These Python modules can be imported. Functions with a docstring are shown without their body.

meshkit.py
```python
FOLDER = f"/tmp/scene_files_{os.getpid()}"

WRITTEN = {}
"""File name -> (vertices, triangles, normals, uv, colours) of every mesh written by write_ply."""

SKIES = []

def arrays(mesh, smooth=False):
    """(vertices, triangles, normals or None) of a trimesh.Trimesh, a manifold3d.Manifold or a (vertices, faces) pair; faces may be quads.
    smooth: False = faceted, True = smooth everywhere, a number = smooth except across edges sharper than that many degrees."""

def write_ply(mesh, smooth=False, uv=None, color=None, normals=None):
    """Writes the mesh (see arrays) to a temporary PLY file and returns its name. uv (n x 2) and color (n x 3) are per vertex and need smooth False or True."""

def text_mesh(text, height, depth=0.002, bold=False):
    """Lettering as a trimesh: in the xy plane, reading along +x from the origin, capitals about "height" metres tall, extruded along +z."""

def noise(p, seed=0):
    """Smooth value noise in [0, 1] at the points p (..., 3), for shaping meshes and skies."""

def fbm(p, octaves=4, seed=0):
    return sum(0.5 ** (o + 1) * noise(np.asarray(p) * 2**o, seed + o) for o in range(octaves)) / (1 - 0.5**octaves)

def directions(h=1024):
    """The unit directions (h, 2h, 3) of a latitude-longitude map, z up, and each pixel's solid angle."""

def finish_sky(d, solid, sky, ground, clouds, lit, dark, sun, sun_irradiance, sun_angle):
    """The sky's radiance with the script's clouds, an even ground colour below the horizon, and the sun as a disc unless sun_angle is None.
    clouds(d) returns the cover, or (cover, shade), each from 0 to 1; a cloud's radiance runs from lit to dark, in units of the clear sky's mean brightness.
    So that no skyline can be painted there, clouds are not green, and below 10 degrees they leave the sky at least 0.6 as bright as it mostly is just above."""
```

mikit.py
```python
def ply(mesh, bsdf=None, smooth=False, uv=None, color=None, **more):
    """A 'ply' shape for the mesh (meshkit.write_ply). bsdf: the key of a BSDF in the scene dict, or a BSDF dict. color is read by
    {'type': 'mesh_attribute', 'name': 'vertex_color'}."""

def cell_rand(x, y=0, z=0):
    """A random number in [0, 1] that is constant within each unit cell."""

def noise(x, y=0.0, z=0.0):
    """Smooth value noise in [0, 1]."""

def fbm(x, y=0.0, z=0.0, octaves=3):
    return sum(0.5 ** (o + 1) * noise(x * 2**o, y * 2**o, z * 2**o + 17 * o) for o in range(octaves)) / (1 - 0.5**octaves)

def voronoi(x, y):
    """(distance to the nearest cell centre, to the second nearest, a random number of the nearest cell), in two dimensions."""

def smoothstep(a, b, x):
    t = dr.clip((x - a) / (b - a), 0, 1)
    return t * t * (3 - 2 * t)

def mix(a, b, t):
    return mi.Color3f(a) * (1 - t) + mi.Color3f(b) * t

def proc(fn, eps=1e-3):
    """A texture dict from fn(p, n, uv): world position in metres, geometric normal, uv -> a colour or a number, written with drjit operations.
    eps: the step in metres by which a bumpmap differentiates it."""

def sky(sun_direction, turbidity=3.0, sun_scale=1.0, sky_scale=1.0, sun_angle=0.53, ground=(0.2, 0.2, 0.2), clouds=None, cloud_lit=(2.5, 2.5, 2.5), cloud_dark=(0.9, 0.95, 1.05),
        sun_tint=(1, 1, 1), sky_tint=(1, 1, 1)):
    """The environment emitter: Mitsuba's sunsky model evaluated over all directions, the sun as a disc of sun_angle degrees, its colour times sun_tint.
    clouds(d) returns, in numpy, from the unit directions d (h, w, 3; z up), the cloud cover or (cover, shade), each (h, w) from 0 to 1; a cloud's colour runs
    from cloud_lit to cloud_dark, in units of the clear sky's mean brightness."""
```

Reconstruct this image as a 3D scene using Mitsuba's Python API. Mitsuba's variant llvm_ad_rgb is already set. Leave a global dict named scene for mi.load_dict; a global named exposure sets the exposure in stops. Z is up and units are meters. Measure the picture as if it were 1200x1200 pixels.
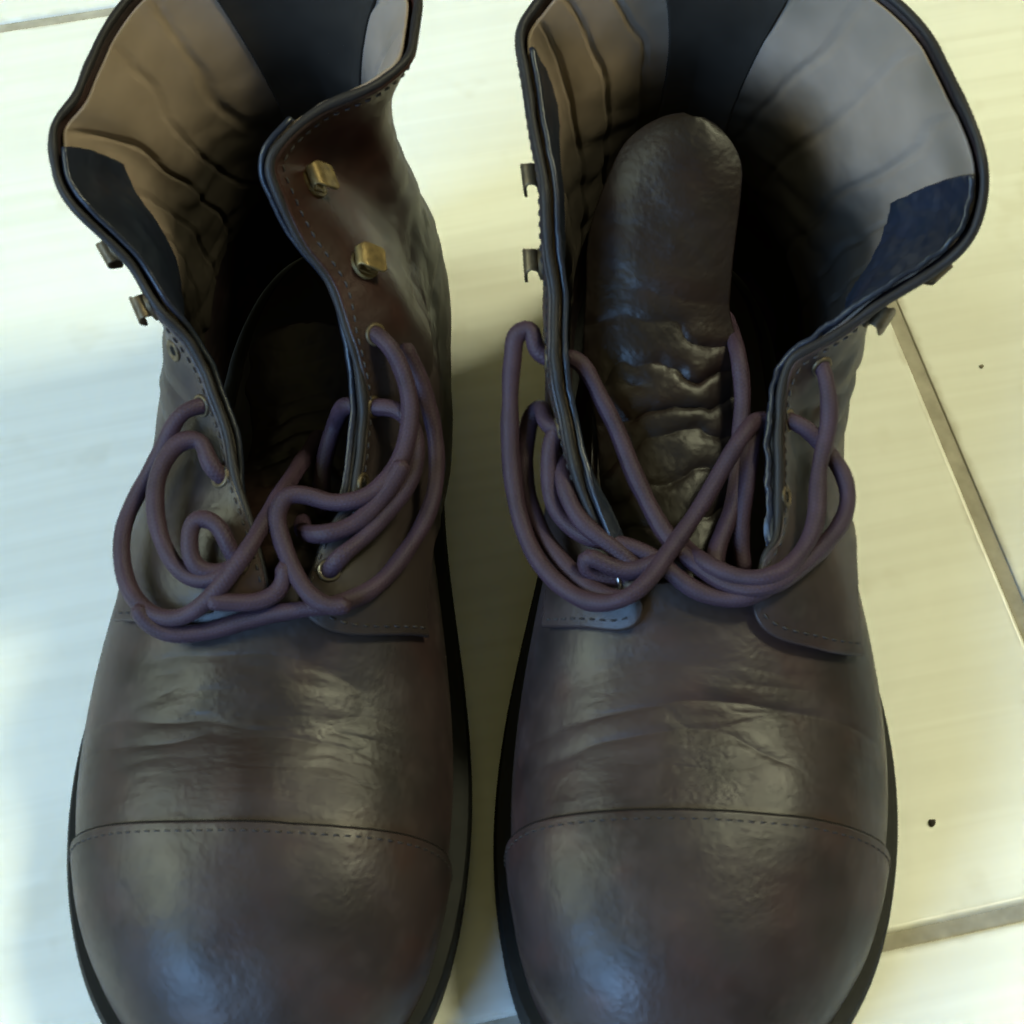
import math
import numpy as np
import trimesh
import drjit as dr
import mitsuba as mi
import mikit
import meshkit
from mikit import noise, fbm, smoothstep, mix
from scipy.interpolate import CubicSpline, PchipInterpolator
from shapely.geometry import Polygon, box as sbox
from shapely import affinity

T = mi.ScalarTransform4f
rng = np.random.default_rng(7)
scene, labels = {}, {}

# ------------------------------------------------------------------ camera, light, exposure
scene['camera'] = {'type': 'thinlens', 'fov': 28.07, 'fov_axis': 'x', 'near_clip': 0.01, 'far_clip': 60.0,
                   'aperture_radius': 0.0013, 'focus_distance': 0.74,
                   'to_world': T().look_at(origin=[0, -0.377, 0.57], target=[0, 0, 0], up=[0, 0, 1])}
exposure = 0.9


def lamp(key, pos, aim, size, rgb):
    scene[key] = {'type': 'rectangle', 'to_world': T().look_at(origin=pos, target=aim, up=[0, 0, 1]) @ T().scale([size[0] / 2, size[1] / 2, 1]),
                  'bsdf': {'type': 'diffuse', 'reflectance': {'type': 'rgb', 'value': 0.6}},
                  'emitter': {'type': 'area', 'radiance': {'type': 'rgb', 'value': list(rgb)}}}


lamp('tube_lamp', [-1.70, -0.12, 1.35], [0, 0, 0], (0.85, 1.10), (4.2, 4.8, 3.6))           # cool white, from the left
lamp('warm_lamp', [0.85, 0.36, 1.70], [0, 0, 0], (0.34, 0.34), (35.5, 35.0, 22.5))             # warm white, from the right and behind
lamp('window', [-1.75, -1.75, 1.35], [0, 0, 0.05], (1.3, 1.1), (3.2, 6.4, 11.6))              # blue daylight, from the left and in front
scene['room_light'] = {'type': 'constant', 'radiance': {'type': 'rgb', 'value': [0.100, 0.093, 0.040]}}


# ------------------------------------------------------------------ materials
def grain_noise(p, s):
    return fbm(p.x * s, p.y * s, p.z * s, 3)


def leather(key, dark, light, worn, rough=0.36, spec=0.35, grain=5e-5, red=False):
    def col(p, n, uv):
        a = smoothstep(0.30, 0.72, fbm(p.x * 42, p.y * 42, p.z * 42 + 3, 4))
        b = smoothstep(0.55, 0.80, fbm(p.x * 130 + 5, p.y * 130, p.z * 130, 3))
        c = mix(dark, light, a)
        c = mix(c, worn, b * 0.22)
        m = fbm(p.x * 70 + 11, p.y * 70, p.z * 70, 2)
        c = mix(c, c * mi.Color3f(1.16, 0.97, 0.92), smoothstep(0.55, 0.75, m))
        c = mix(c, c * mi.Color3f(0.85, 0.95, 0.94), smoothstep(0.45, 0.25, m))
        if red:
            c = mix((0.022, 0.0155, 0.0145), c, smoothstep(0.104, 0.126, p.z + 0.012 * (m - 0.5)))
        return c

    def rg(p, n, uv):
        return rough - 0.10 + 0.22 * fbm(p.x * 75, p.y * 75, p.z * 75 + 9, 3)

    def bm(p, n, uv):
        return grain * (noise(p.x * 900, p.y * 900, p.z * 900) + 0.7 * noise(p.x * 420, p.y * 420, p.z * 420) + 1.2 * fbm(p.x * 130, p.y * 130, p.z * 130, 2))
    inner = {'type': 'principled', 'base_color': mikit.proc(col), 'roughness': mikit.proc(rg), 'specular': spec}
    scene[key] = {'type': 'twosided', 'bsdf': {'type': 'bumpmap', 'arbitrary': mikit.proc(bm, 2e-4), 'scale': 1.0, 'bsdf': inner}}


leather('leather_brown', (0.0130, 0.0086, 0.0088), (0.0295, 0.0198, 0.0200), (0.060, 0.043, 0.042), rough=0.43, spec=0.31, grain=7e-5)
leather('leather_red', (0.017, 0.0055, 0.0040), (0.031, 0.0090, 0.0065), (0.048, 0.019, 0.014), rough=0.44, spec=0.28, red=True)
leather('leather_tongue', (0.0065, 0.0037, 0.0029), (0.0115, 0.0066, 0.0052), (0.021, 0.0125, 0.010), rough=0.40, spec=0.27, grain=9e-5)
leather('leather_strip', (0.007, 0.009, 0.016), (0.012, 0.015, 0.026), (0.024, 0.028, 0.040), rough=0.34, grain=7e-5)  # bluish tint of the window light is put into this base colour


def lining_col(p, n, uv):
    a = fbm(p.x * 55, p.y * 55, p.z * 55 + 2, 4)
    b = smoothstep(0.5, 0.78, fbm(p.x * 24 + 3, p.y * 24, p.z * 24, 3))
    c = mix((0.170, 0.128, 0.096), (0.275, 0.210, 0.166), a)
    c = mix(c, (0.08, 0.066, 0.046), b * 0.6)
    deep_shade = smoothstep(0.132, 0.098, p.z + 0.012 * (a - 0.5))            # shade deep in the shaft, painted into the lining colour
    return mix(c, (0.018, 0.014, 0.010), deep_shade)


scene['lining_shade'] = {'type': 'twosided', 'bsdf': {'type': 'principled', 'base_color': mikit.proc(lambda p, n, uv: mix((0.010, 0.008, 0.006), (0.035, 0.027, 0.020), fbm(p.x * 60, p.y * 60, p.z * 60, 3))), 'roughness': 0.65, 'specular': 0.25}}  # shade at the back of the shaft, put in as a dark colour
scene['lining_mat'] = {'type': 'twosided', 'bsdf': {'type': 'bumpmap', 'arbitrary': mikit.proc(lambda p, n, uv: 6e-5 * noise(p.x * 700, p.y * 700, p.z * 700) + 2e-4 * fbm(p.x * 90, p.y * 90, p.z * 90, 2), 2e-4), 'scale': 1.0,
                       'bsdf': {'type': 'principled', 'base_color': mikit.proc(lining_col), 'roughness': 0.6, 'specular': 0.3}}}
scene['edge_mat'] = {'type': 'twosided', 'bsdf': {'type': 'principled', 'base_color': {'type': 'rgb', 'value': [0.012, 0.0105, 0.0115]}, 'roughness': 0.55, 'specular': 0.25}}
scene['sole_mat'] = {'type': 'twosided', 'bsdf': {'type': 'principled', 'base_color': mikit.proc(lambda p, n, uv: mix((0.005, 0.006, 0.0065), (0.013, 0.0125, 0.0115), fbm(p.x * 120, p.y * 120, p.z * 300, 3))), 'roughness': 0.62, 'specular': 0.22}}
scene['thread_mat'] = {'type': 'twosided', 'bsdf': {'type': 'principled', 'base_color': {'type': 'rgb', 'value': [0.018, 0.0140, 0.0135]}, 'roughness': 0.7}}
scene['thread_dark'] = {'type': 'twosided', 'bsdf': {'type': 'principled', 'base_color': {'type': 'rgb', 'value': [0.006, 0.0055, 0.0055]}, 'roughness': 0.9, 'specular': 0.1}}
scene['brass_mat'] = {'type': 'twosided', 'bsdf': {'type': 'principled', 'base_color': mikit.proc(lambda p, n, uv: mix((0.07, 0.046, 0.020), (0.30, 0.215, 0.09), fbm(p.x * 500, p.y * 500, p.z * 500, 3))), 'roughness': 0.50, 'metallic': 0.75, 'specular': 0.5}}
scene['bronze_mat'] = {'type': 'twosided', 'bsdf': {'type': 'principled', 'base_color': mikit.proc(lambda p, n, uv: mix((0.03, 0.022, 0.014), (0.15, 0.11, 0.06), fbm(p.x * 400, p.y * 400, p.z * 400, 3))), 'roughness': 0.5, 'metallic': 0.6, 'specular': 0.4}}
scene['steel_mat'] = {'type': 'twosided', 'bsdf': {'type': 'principled', 'base_color': {'type': 'rgb', 'value': [0.30, 0.27, 0.24]}, 'roughness': 0.25, 'metallic': 1.0}}
scene['lace_mat'] = {'type': 'twosided', 'bsdf': {'type': 'bumpmap', 'scale': 1.0,
                     'arbitrary': mikit.proc(lambda p, n, uv: 0.75e-4 * dr.abs(dr.sin(uv.x * 2600 + uv.y * 18.85)) + 0.75e-4 * dr.abs(dr.sin(uv.x * 2600 - uv.y * 18.85)), 2e-4),
                     'bsdf': {'type': 'principled', 'base_color': mikit.proc(lambda p, n, uv: mix((0.015, 0.0072, 0.0130), (0.042, 0.0215, 0.036), 0.75 * fbm(p.x * 160, p.y * 160, p.z * 160, 3) + 0.25 * dr.abs(dr.sin(uv.x * 2600 + uv.y * 18.85) * dr.sin(uv.x * 2600 - uv.y * 18.85)))), 'roughness': 0.62, 'sheen': 0.35, 'specular': 0.3}}}

YAW = math.radians(12.7)
CY, SY = math.cos(YAW), math.sin(YAW)


TW, TH = 0.60, 0.4405
TU0, TV0 = 0.1860 * CY - 0.1335 * SY, -0.1860 * SY - 0.1335 * CY


def tile_col(p, n, uv):
    x, y = p.x * CY + p.y * SY, -p.x * SY + p.y * CY
    w = 0.0025 * noise(x * 22, y * 40)
    g = fbm(x * 9, (y + w) * 260, 1.0, 3)
    h = fbm(x * 5 + 7, (y + w) * 60, 3.0, 3)
    c = mix((0.715, 0.715, 0.66), (0.765, 0.77, 0.72), smoothstep(0.3, 0.7, 0.5 * g + 0.5 * h))
    spot = smoothstep(0.66, 0.8, fbm(x * 38, y * 38, 5.0, 4))
    u, v = x - TU0, y - TV0
    du = dr.abs(u / TW - dr.round(u / TW)) * TW
    dv = dr.abs(v / TH - dr.round(v / TH)) * TH
    d = dr.minimum(du, dv) + 0.004 * (fbm(x * 120, y * 120, 2.0, 3) - 0.5)
    c = mix(c, (0.42, 0.38, 0.30), smoothstep(0.0055, 0.0018, d) * 0.55)
    return mix(c, (0.60, 0.58, 0.49), spot * 0.35)


def tile_bump(p, n, uv):
    x, y = p.x * CY + p.y * SY, -p.x * SY + p.y * CY
    w = 0.0025 * noise(x * 22, y * 40)
    return 6e-5 * fbm(x * 9, (y + w) * 260, 1.0, 3) + 0.7e-4 * fbm(x * 14, (y + w) * 70, 2.0, 2)


scene['tile_mat'] = {'type': 'twosided', 'bsdf': {'type': 'bumpmap', 'arbitrary': mikit.proc(tile_bump, 3e-4), 'scale': 1.0,
                     'bsdf': {'type': 'principled', 'base_color': mikit.proc(tile_col), 'roughness': 0.32, 'specular': 0.45}}}
scene['grout_mat'] = {'type': 'twosided', 'bsdf': {'type': 'principled', 'roughness': 0.9, 'specular': 0.2,
                      'base_color': mikit.proc(lambda p, n, uv: mix((0.27, 0.245, 0.195), (0.44, 0.41, 0.34), fbm(p.x * 220, p.y * 220, 1.0, 4)))}}
scene['speck_mat'] = {'type': 'twosided', 'bsdf': {'type': 'principled', 'base_color': {'type': 'rgb', 'value': [0.22, 0.20, 0.15]}, 'roughness': 0.8}}
scene['crumb_mat'] = {'type': 'twosided', 'bsdf': {'type': 'principled', 'base_color': {'type': 'rgb', 'value': [0.02, 0.016, 0.012]}, 'roughness': 0.8}}


# ------------------------------------------------------------------ small helpers
def put(key, mesh, mat, smooth=35, **k):
    scene[key] = mikit.ply(mesh, mat, smooth=smooth, **k)


def nkey(key):
    if key not in scene:
        return key
    i = 1
    while f'{key}_{i:03d}' in scene:
        i += 1
    return f'{key}_{i:03d}'


def grid_faces(n, m, flip=False):
    i, j = np.meshgrid(np.arange(n - 1), np.arange(m - 1), indexing='ij')
    a = (i * m + j).ravel()
    q = np.stack([a, a + m, a + m + 1, a + 1], -1)
    return q[:, ::-1] if flip else q


def grid_normals(P):
    n = np.cross(np.gradient(P, axis=0), np.gradient(P, axis=1))
    return n / (np.linalg.norm(n, axis=-1, keepdims=True) + 1e-12)


def slab(P, N, out, inn, bevel=0.0006):
    """A closed sheet between P + N*out and P + N*inn, with rounded rims."""
    n, m = P.shape[:2]
    # layers: top surface, rim
    top = P + N * np.asarray(out)[..., None] if np.ndim(out) else P + N * out
    bot = P + N * np.asarray(inn)[..., None] if np.ndim(inn) else P + N * inn
    top, bot = top.copy(), bot.copy()
    th = (out if not np.ndim(out) else np.mean(out)) - (inn if not np.ndim(inn) else np.mean(inn))
    b = min(bevel, 0.45 * th)
    edge = np.concatenate([[(i, 0) for i in range(n)], [(n - 1, j) for j in range(1, m)], [(i, m - 1) for i in range(n - 2, -1, -1)], [(0, j) for j in range(m - 2, 0, -1)]])
    ei, ej = edge[:, 0], edge[:, 1]
    inner_i = np.clip(ei, 1, n - 2)
    inner_j = np.clip(ej, 1, m - 2)
    d = P[ei, ej] - P[inner_i, inner_j]
    d /= np.linalg.norm(d, axis=1, keepdims=True) + 1e-12
    Nn = N[ei, ej]
    rims = []
    tv, bv = top.copy(), bot.copy()
    tv[ei, ej] -= d * b
    bv[ei, ej] -= d * b
    T0, B0 = top[ei, ej], bot[ei, ej]
    for f1, f2 in ((0.3, 0.3), (0.0, 1.0)):
        rims.append(T0 - d * b * f1 - Nn * b * f2)
    rims += [B0 + Nn * b, B0 - d * b * 0.3 + Nn * b * 0.3]
    k = len(edge)
    V = np.concatenate([tv.reshape(-1, 3), bv.reshape(-1, 3)] + rims)
    it = (ei * m + ej)
    rings = [it] + [2 * n * m + r * k + np.arange(k) for r in range(4)] + [n * m + it]
    F = [grid_faces(n, m), grid_faces(n, m, True) + n * m]
    for a, c in zip(rings[:-1], rings[1:]):
        a2, c2 = np.roll(a, -1), np.roll(c, -1)
        F.append(np.stack([a, c, c2, a2], -1))
    F = np.vstack(F)
    tri = np.vstack([F[:, [0, 1, 2]], F[:, [0, 2, 3]]])
    me = trimesh.Trimesh(V, tri, process=False)
    if me.volume < 0:
        me.invert()
    return me


def tube(pts, r, sides=12, n=None, closed=False, ends=True, wob=0.0):
    """A round tube along a smooth curve through pts; returns (mesh, uv)."""
    pts = np.asarray(pts, float)
    s = np.r_[0, np.cumsum(np.linalg.norm(np.diff(pts, axis=0), axis=1))]
    n = n or max(8, int(s[-1] / 0.0012))
    cs = CubicSpline(s, pts)
    t = np.linspace(0, s[-1], n)
    c = cs(t)
    tan = np.gradient(c, axis=0)
    tan /= np.linalg.norm(tan, axis=1, keepdims=True) + 1e-12
    u = np.cross(tan[0], [0.3, 0.2, 0.9])
    U = []
    for k in range(n):
        u = u - tan[k] * (u @ tan[k])
        u /= np.linalg.norm(u)
        U.append(u)
    U = np.array(U)
    W = np.cross(tan, U)
    ang = np.linspace(0, 2 * np.pi, sides + 1)
    rad = np.broadcast_to(r, (n,)) * (1 + wob * (meshkit.noise(c * 140) - 0.5))
    if ends:
        cap = np.clip(np.minimum(t, s[-1] - t) / max(1e-9, rad.max()), 0, 1)
        rad = rad * np.sqrt(np.maximum(1 - (1 - cap) ** 2, 0.0004))
    V = c[:, None] + rad[:, None, None] * (np.cos(ang)[None, :, None] * U[:, None] + np.sin(ang)[None, :, None] * W[:, None])
    uv = np.stack(np.broadcast_arrays(t[:, None], np.linspace(0, 1, sides + 1)[None]), -1)
    q = grid_faces(n, sides + 1)
    tri = np.vstack([q[:, [0, 1, 2]], q[:, [0, 2, 3]]])
    me = trimesh.Trimesh(V.reshape(-1, 3), tri, process=False)
    if me.volume < 0:
        me.faces = me.faces[:, ::-1]
    return me, uv.reshape(-1, 2)


# ------------------------------------------------------------------ floor
ORG = np.array([0.1860, -0.1335])        # a corner of four tiles near the bottom right


def tile_to_world(uv):
    uv = np.asarray(uv, float)
    return np.stack([ORG[0] + uv[..., 0] * CY - uv[..., 1] * SY, ORG[1] + uv[..., 0] * SY + uv[..., 1] * CY], -1)


def tile_mesh(x0, y0, x1, y1, g=0.0025, b=0.0013, th=0.006):
    x0, y0, x1, y1 = x0 + g, y0 + g, x1 - g, y1 - g
    rings = []
    for ins, z in ((0, -th), (0, -b * 1.3), (b * 0.25, -b * 0.55), (b * 0.7, -b * 0.15), (b * 1.6, 0.0)):
        r = np.array([[x0 + ins, y0 + ins], [x1 - ins, y0 + ins], [x1 - ins, y1 - ins], [x0 + ins, y1 - ins]])
        w = tile_to_world(r)
        rings.append(np.c_[w, np.full(4, z)])
    V = np.vstack(rings)
    F = []
    for k in range(len(rings) - 1):
        for i in range(4):
            j = (i + 1) % 4
            F.append([4 * k + i, 4 * k + j, 4 * k + 4 + j, 4 * k + 4 + i])
    t = 4 * (len(rings) - 1)
    F.append([t, t + 1, t + 2, t + 3])
    return (V, np.array(F))


g = 3.0
gv = np.array([[-g, -g, -0.0016], [g, -g, -0.0016], [g, g, -0.0016], [-g, g, -0.0016]])
put('floor', (gv, np.array([[0, 1, 2, 3]])), 'grout_mat', False)
labels['floor'] = {'kind': 'structure'}
TW, TH = 0.60, 0.4405
for r in range(-3, 5):
    for c in range(-3, 3):
        put(nkey('floor__tile'), tile_mesh(c * TW, r * TH, (c + 1) * TW, (r + 1) * TH), 'tile_mat', 50)

# ------------------------------------------------------------------ the boot, in its own coordinates:
# a = distance from the heel towards the toe, x = sideways (outer side positive), z = up
L = 0.318
OUT = [(0.0, 0.0), (0.004, 0.0165), (0.020, 0.0305), (0.05, 0.0395), (0.09, 0.0425), (0.13, 0.0500), (0.17, 0.0585), (0.205, 0.0625), (0.235, 0.0608), (0.262, 0.0545),
       (0.286, 0.0430), (0.303, 0.0285), (0.314, 0.0120), (0.318, -0.004),
       (0.3155, -0.0180), (0.306, -0.0340), (0.288, -0.0475), (0.262, -0.0550), (0.235, -0.0575), (0.205, -0.0562), (0.17, -0.0510), (0.13, -0.0435), (0.09, -0.0390), (0.05, -0.0378), (0.020, -0.0300), (0.004, -0.0165), (0.0, 0.0)]
_o = np.array(OUT)
_s = np.r_[0, np.cumsum(np.linalg.norm(np.diff(_o, axis=0), axis=1))]
outline = CubicSpline(_s, _o, bc_type='periodic')(np.linspace(0, _s[-1], 481)[:-1])
sole_poly = Polygon(outline).buffer(0)
feather_poly = sole_poly.buffer(-0.0062)


def halfwidths(poly):
    c = np.array(poly.exterior.coords)
    i0, i1 = c[:, 0].argmin(), c[:, 0].argmax()
    c = np.roll(c[:-1], -i0, axis=0)
    k = c[:, 0].argmax()
    A, B = c[:k + 1], np.vstack([c[k:], c[:1]])[::-1]
    if A[:, 1].mean() < B[:, 1].mean():
        A, B = B, A
    return A, B


FA, FB = halfwidths(feather_poly)
A_MAX, A_MIN = FA[:, 0].max(), FA[:, 0].min()


def w_side(a, side):
    c = FA if side > 0 else FB
    return np.interp(a, c[:, 0], c[:, 1])


crest_k = PchipInterpolator([0.08, 0.12, 0.15, 0.175, 0.19, 0.21, 0.235, 0.26, 0.28, 0.295, 0.306, 0.3115, A_MAX], [0.125, 0.112, 0.100, 0.088, 0.0805, 0.0735, 0.0688, 0.0645, 0.0575, 0.0480, 0.0370, 0.0285, 0.0200])
Z0 = 0.0195


def vamp_pt(a, phi, crease=1.0, seed=0):
    """The last's surface over the forefoot; phi from -1 (inner feather edge) to 1 (outer feather edge)."""
    a, phi = np.broadcast_arrays(np.asarray(a, float), np.asarray(phi, float))
    wl, wm = w_side(a, 1), w_side(a, -1)
    mid, half = (wl + wm) / 2, (wl - wm) / 2
    h = crest_k(np.clip(a, 0.08, A_MAX))
    ang = phi * np.pi / 2
    sx = np.sign(ang) * np.abs(np.sin(ang)) ** 0.92
    cz = np.maximum(np.cos(ang), 0) ** 0.74
    bulge = 1 + 0.035 * np.sin(np.clip(cz, 0, 1) * np.pi) * smooth01(0.30, 0.27, a)
    skew = -0.004 * cz ** 2 * smooth01(0.31, 0.26, a)
    x = mid + half * sx * bulge + skew
    z = Z0 + (h - Z0) * cz
    # walking creases across the vamp, with a soft dip
    k = np.exp(-((a - 0.219) / 0.020) ** 2) * cz ** 0.5
    P3 = np.stack([a * 60, x * 60, np.full_like(a, seed * 7.3)], -1)
    wob = meshkit.fbm(P3, 3, 1 + seed) - 0.5
    def ridges(fa, fx, sd, pw):
        wa = meshkit.fbm(np.stack([a * 40, x * 40, np.full_like(a, sd)], -1), 2, 71) - 0.5
        r = 1 - np.abs(2 * meshkit.fbm(np.stack([(a + 0.010 * wa) * fa, x * fx, np.full_like(a, sd * 1.7)], -1), 2, 72) - 1)
        return np.clip(r, 0, 1) ** pw
    cr = -(ridges(95, 16, 2.3 + seed, 5) * 0.00075 + ridges(170, 26, 5.1 + seed, 5) * 0.00022) * k * smooth01(0.2425, 0.231, a)
    k2 = np.exp(-((a - 0.225) / 0.045) ** 2) * cz ** 0.3
    fine = (meshkit.fbm(np.stack([a * 330, x * 80, np.full_like(a, seed * 3.1)], -1), 3, 5 + seed) - 0.5) * 0.00035 * k2
    lump = (meshkit.fbm(np.stack([a * 34, x * 34, np.full_like(a, 9 + seed)], -1), 2, 3 + seed) - 0.5) * 0.0030 * cz
    z = z + crease * (cr + fine + lump - 0.0012 * k)
    return np.stack([a, x, z], -1)


def smooth01(a, b, x):
    t = np.clip((x - a) / (b - a), 0, 1)
    return t * t * (3 - 2 * t)


# ---- quarters: a spline sheet per side. Stations in u, five rows in v (feather or tab edge ... top edge)
US = np.array([0, 0.14, 0.28, 0.42, 0.57, 0.74, 0.88, 1.0])


def quarter_rows(side, seed):
    """rows[k] (8 stations x 3): k = 0 .. 3; local coordinates with x signed."""
    def V(a, phi):
        return vamp_pt(a, phi * side, 0.0, seed)
    rows = np.zeros((5, 8, 3))
    phis = {0: (0.60, 0.46, 0.33, 0.21), 1: (0.64, 0.52, 0.40, 0.29), 2: (0.84, 0.74, 0.60, 0.45)}
    aa = {0: (0.1865, 0.190, 0.193, 0.194), 1: (0.166, 0.168, 0.170, 0.170), 2: (0.140, 0.141, 0.143, 0.144)}
    if seed == 7 and side > 0:
        aa = {0: (0.1935, 0.1965, 0.197, 0.195), 1: aa[1], 2: aa[2]}
    for j in range(3):
        for k in range(4):
            rows[k, j] = V(aa[j][k], phis[j][k])
    W = lambda a: abs(w_side(a, side))
    back = {3: (0.112, 0.112, 0.113, 0.114), 4: (0.080, 0.080, 0.081, 0.083), 5: (0.045, 0.045, 0.048, 0.054), 6: (0.019, 0.018, 0.0225, 0.028)}
    e = 0.06 if (seed < 6 and side > 0) else -0.03 if seed < 6 else 0.0
    wid = {3: (1.0, 1.12 - e, 1.08 - 1.8 * e, 0.96 - 3.4 * e), 4: (1.0, 1.12 - e, 1.08 - 1.8 * e, 0.98 - 3.2 * e), 5: (1.0, 1.10, 1.03, 0.95), 6: (1.0, 1.08, 0.93, 0.86)}
    zz = (Z0, 0.045, 0.073, 0.104)
    for j in back:
        for k in range(4):
            rows[k, j] = (back[j][k], side * W(back[j][0]) * wid[j][k], zz[k])
    for k, a in enumerate((0.0045, 0.0005, 0.0045, 0.0115)):
        rows[k, 7] = (a, 0.0, zz[k])
    return rows


def spline_u(rows, us, u):
    return PchipInterpolator(us, rows, axis=0)(u) * 0.35 + CubicSpline(us, rows, axis=0)(u) * 0.65


def top_generic(side):
    uk = np.array([0, 0.14, 0.28, 0.42, 0.57, 0.66, 0.74, 0.88, 1.0])
    pts = np.array([(0.192, 0.008, 0.081), (0.170, 0.014, 0.093), (0.146, 0.019, 0.106), (0.122, 0.023, 0.122), (0.104, 0.028, 0.142), (0.094, 0.033, 0.156), (0.070, 0.041, 0.160), (0.034, 0.036, 0.163), (0.010, 0.0, 0.165)])
    pts[:, 1] *= side
    return uk, pts


def quarter_grid(side, tops, seed, nu=200, nv=110, wk=(0, 0.0, 0.10, 0.45)):
    """tops: (knots, points) of this flap's own top edge."""
    u = np.linspace(0, 1, nu)
    v = np.linspace(0, 1, nv)
    rows = quarter_rows(side, seed)
    gk, gp = top_generic(side)
    Tg = PchipInterpolator(gk, gp, axis=0)(u)
    tk, tp = tops
    Tt = PchipInterpolator(tk, tp, axis=0)(u)
    from scipy.ndimage import gaussian_filter1d
    ext = gaussian_filter1d(Tt, 1.6, axis=0, mode='nearest')
    D = gaussian_filter1d(Tt - Tg, 5, axis=0, mode='nearest')
    R = [spline_u(rows[k], US, u) + wk[k] * D * smooth01(0.0, 0.28, u)[:, None] for k in range(4)] + [ext]
    R = np.stack(R, 1)                                   # nu x 5 x 3
    # per-column chord parameters, softened
    ch = np.linalg.norm(np.diff(R, axis=1), axis=2)
    s = np.concatenate([np.zeros((nu, 1)), np.cumsum(ch, 1)], 1)
    s /= s[:, -1:]
    P = np.empty((nu, nv, 3))
    for i in range(nu):
        P[i] = CubicSpline(s[i], R[i])(v)
    N = grid_normals(P)
    mid = P[int(nu * 0.8), nv // 3]
    ref = mid - np.array([0.05, 0, mid[2]])
    if (N[int(nu * 0.8), nv // 3] @ ref) < 0:
        N = -N
    # creases at the ankle, soft lumps all over
    z = P[..., 2]
    k = np.exp(-((z - 0.086) / 0.024) ** 2) * smooth01(0.15, 0.4, u)[:, None]
    q = np.stack([P[..., 0] * 55, P[..., 1] * 55, z * 55], -1)
    wob = meshkit.fbm(q, 3, 11 + seed) - 0.5
    cr = np.sin((z - 0.35 * P[..., 0]) * 2 * np.pi / 0.014 + 9 * wob) * (0.6 + wob) * 0.0011 * k
    lump = (meshkit.fbm(q * 0.55, 3, 21 + seed) - 0.5) * 0.0030
    k2 = (1 - smooth01(0.86, 1.0, u))[:, None]
    return P + N * ((cr + lump) * k2)[..., None], u, v


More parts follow.
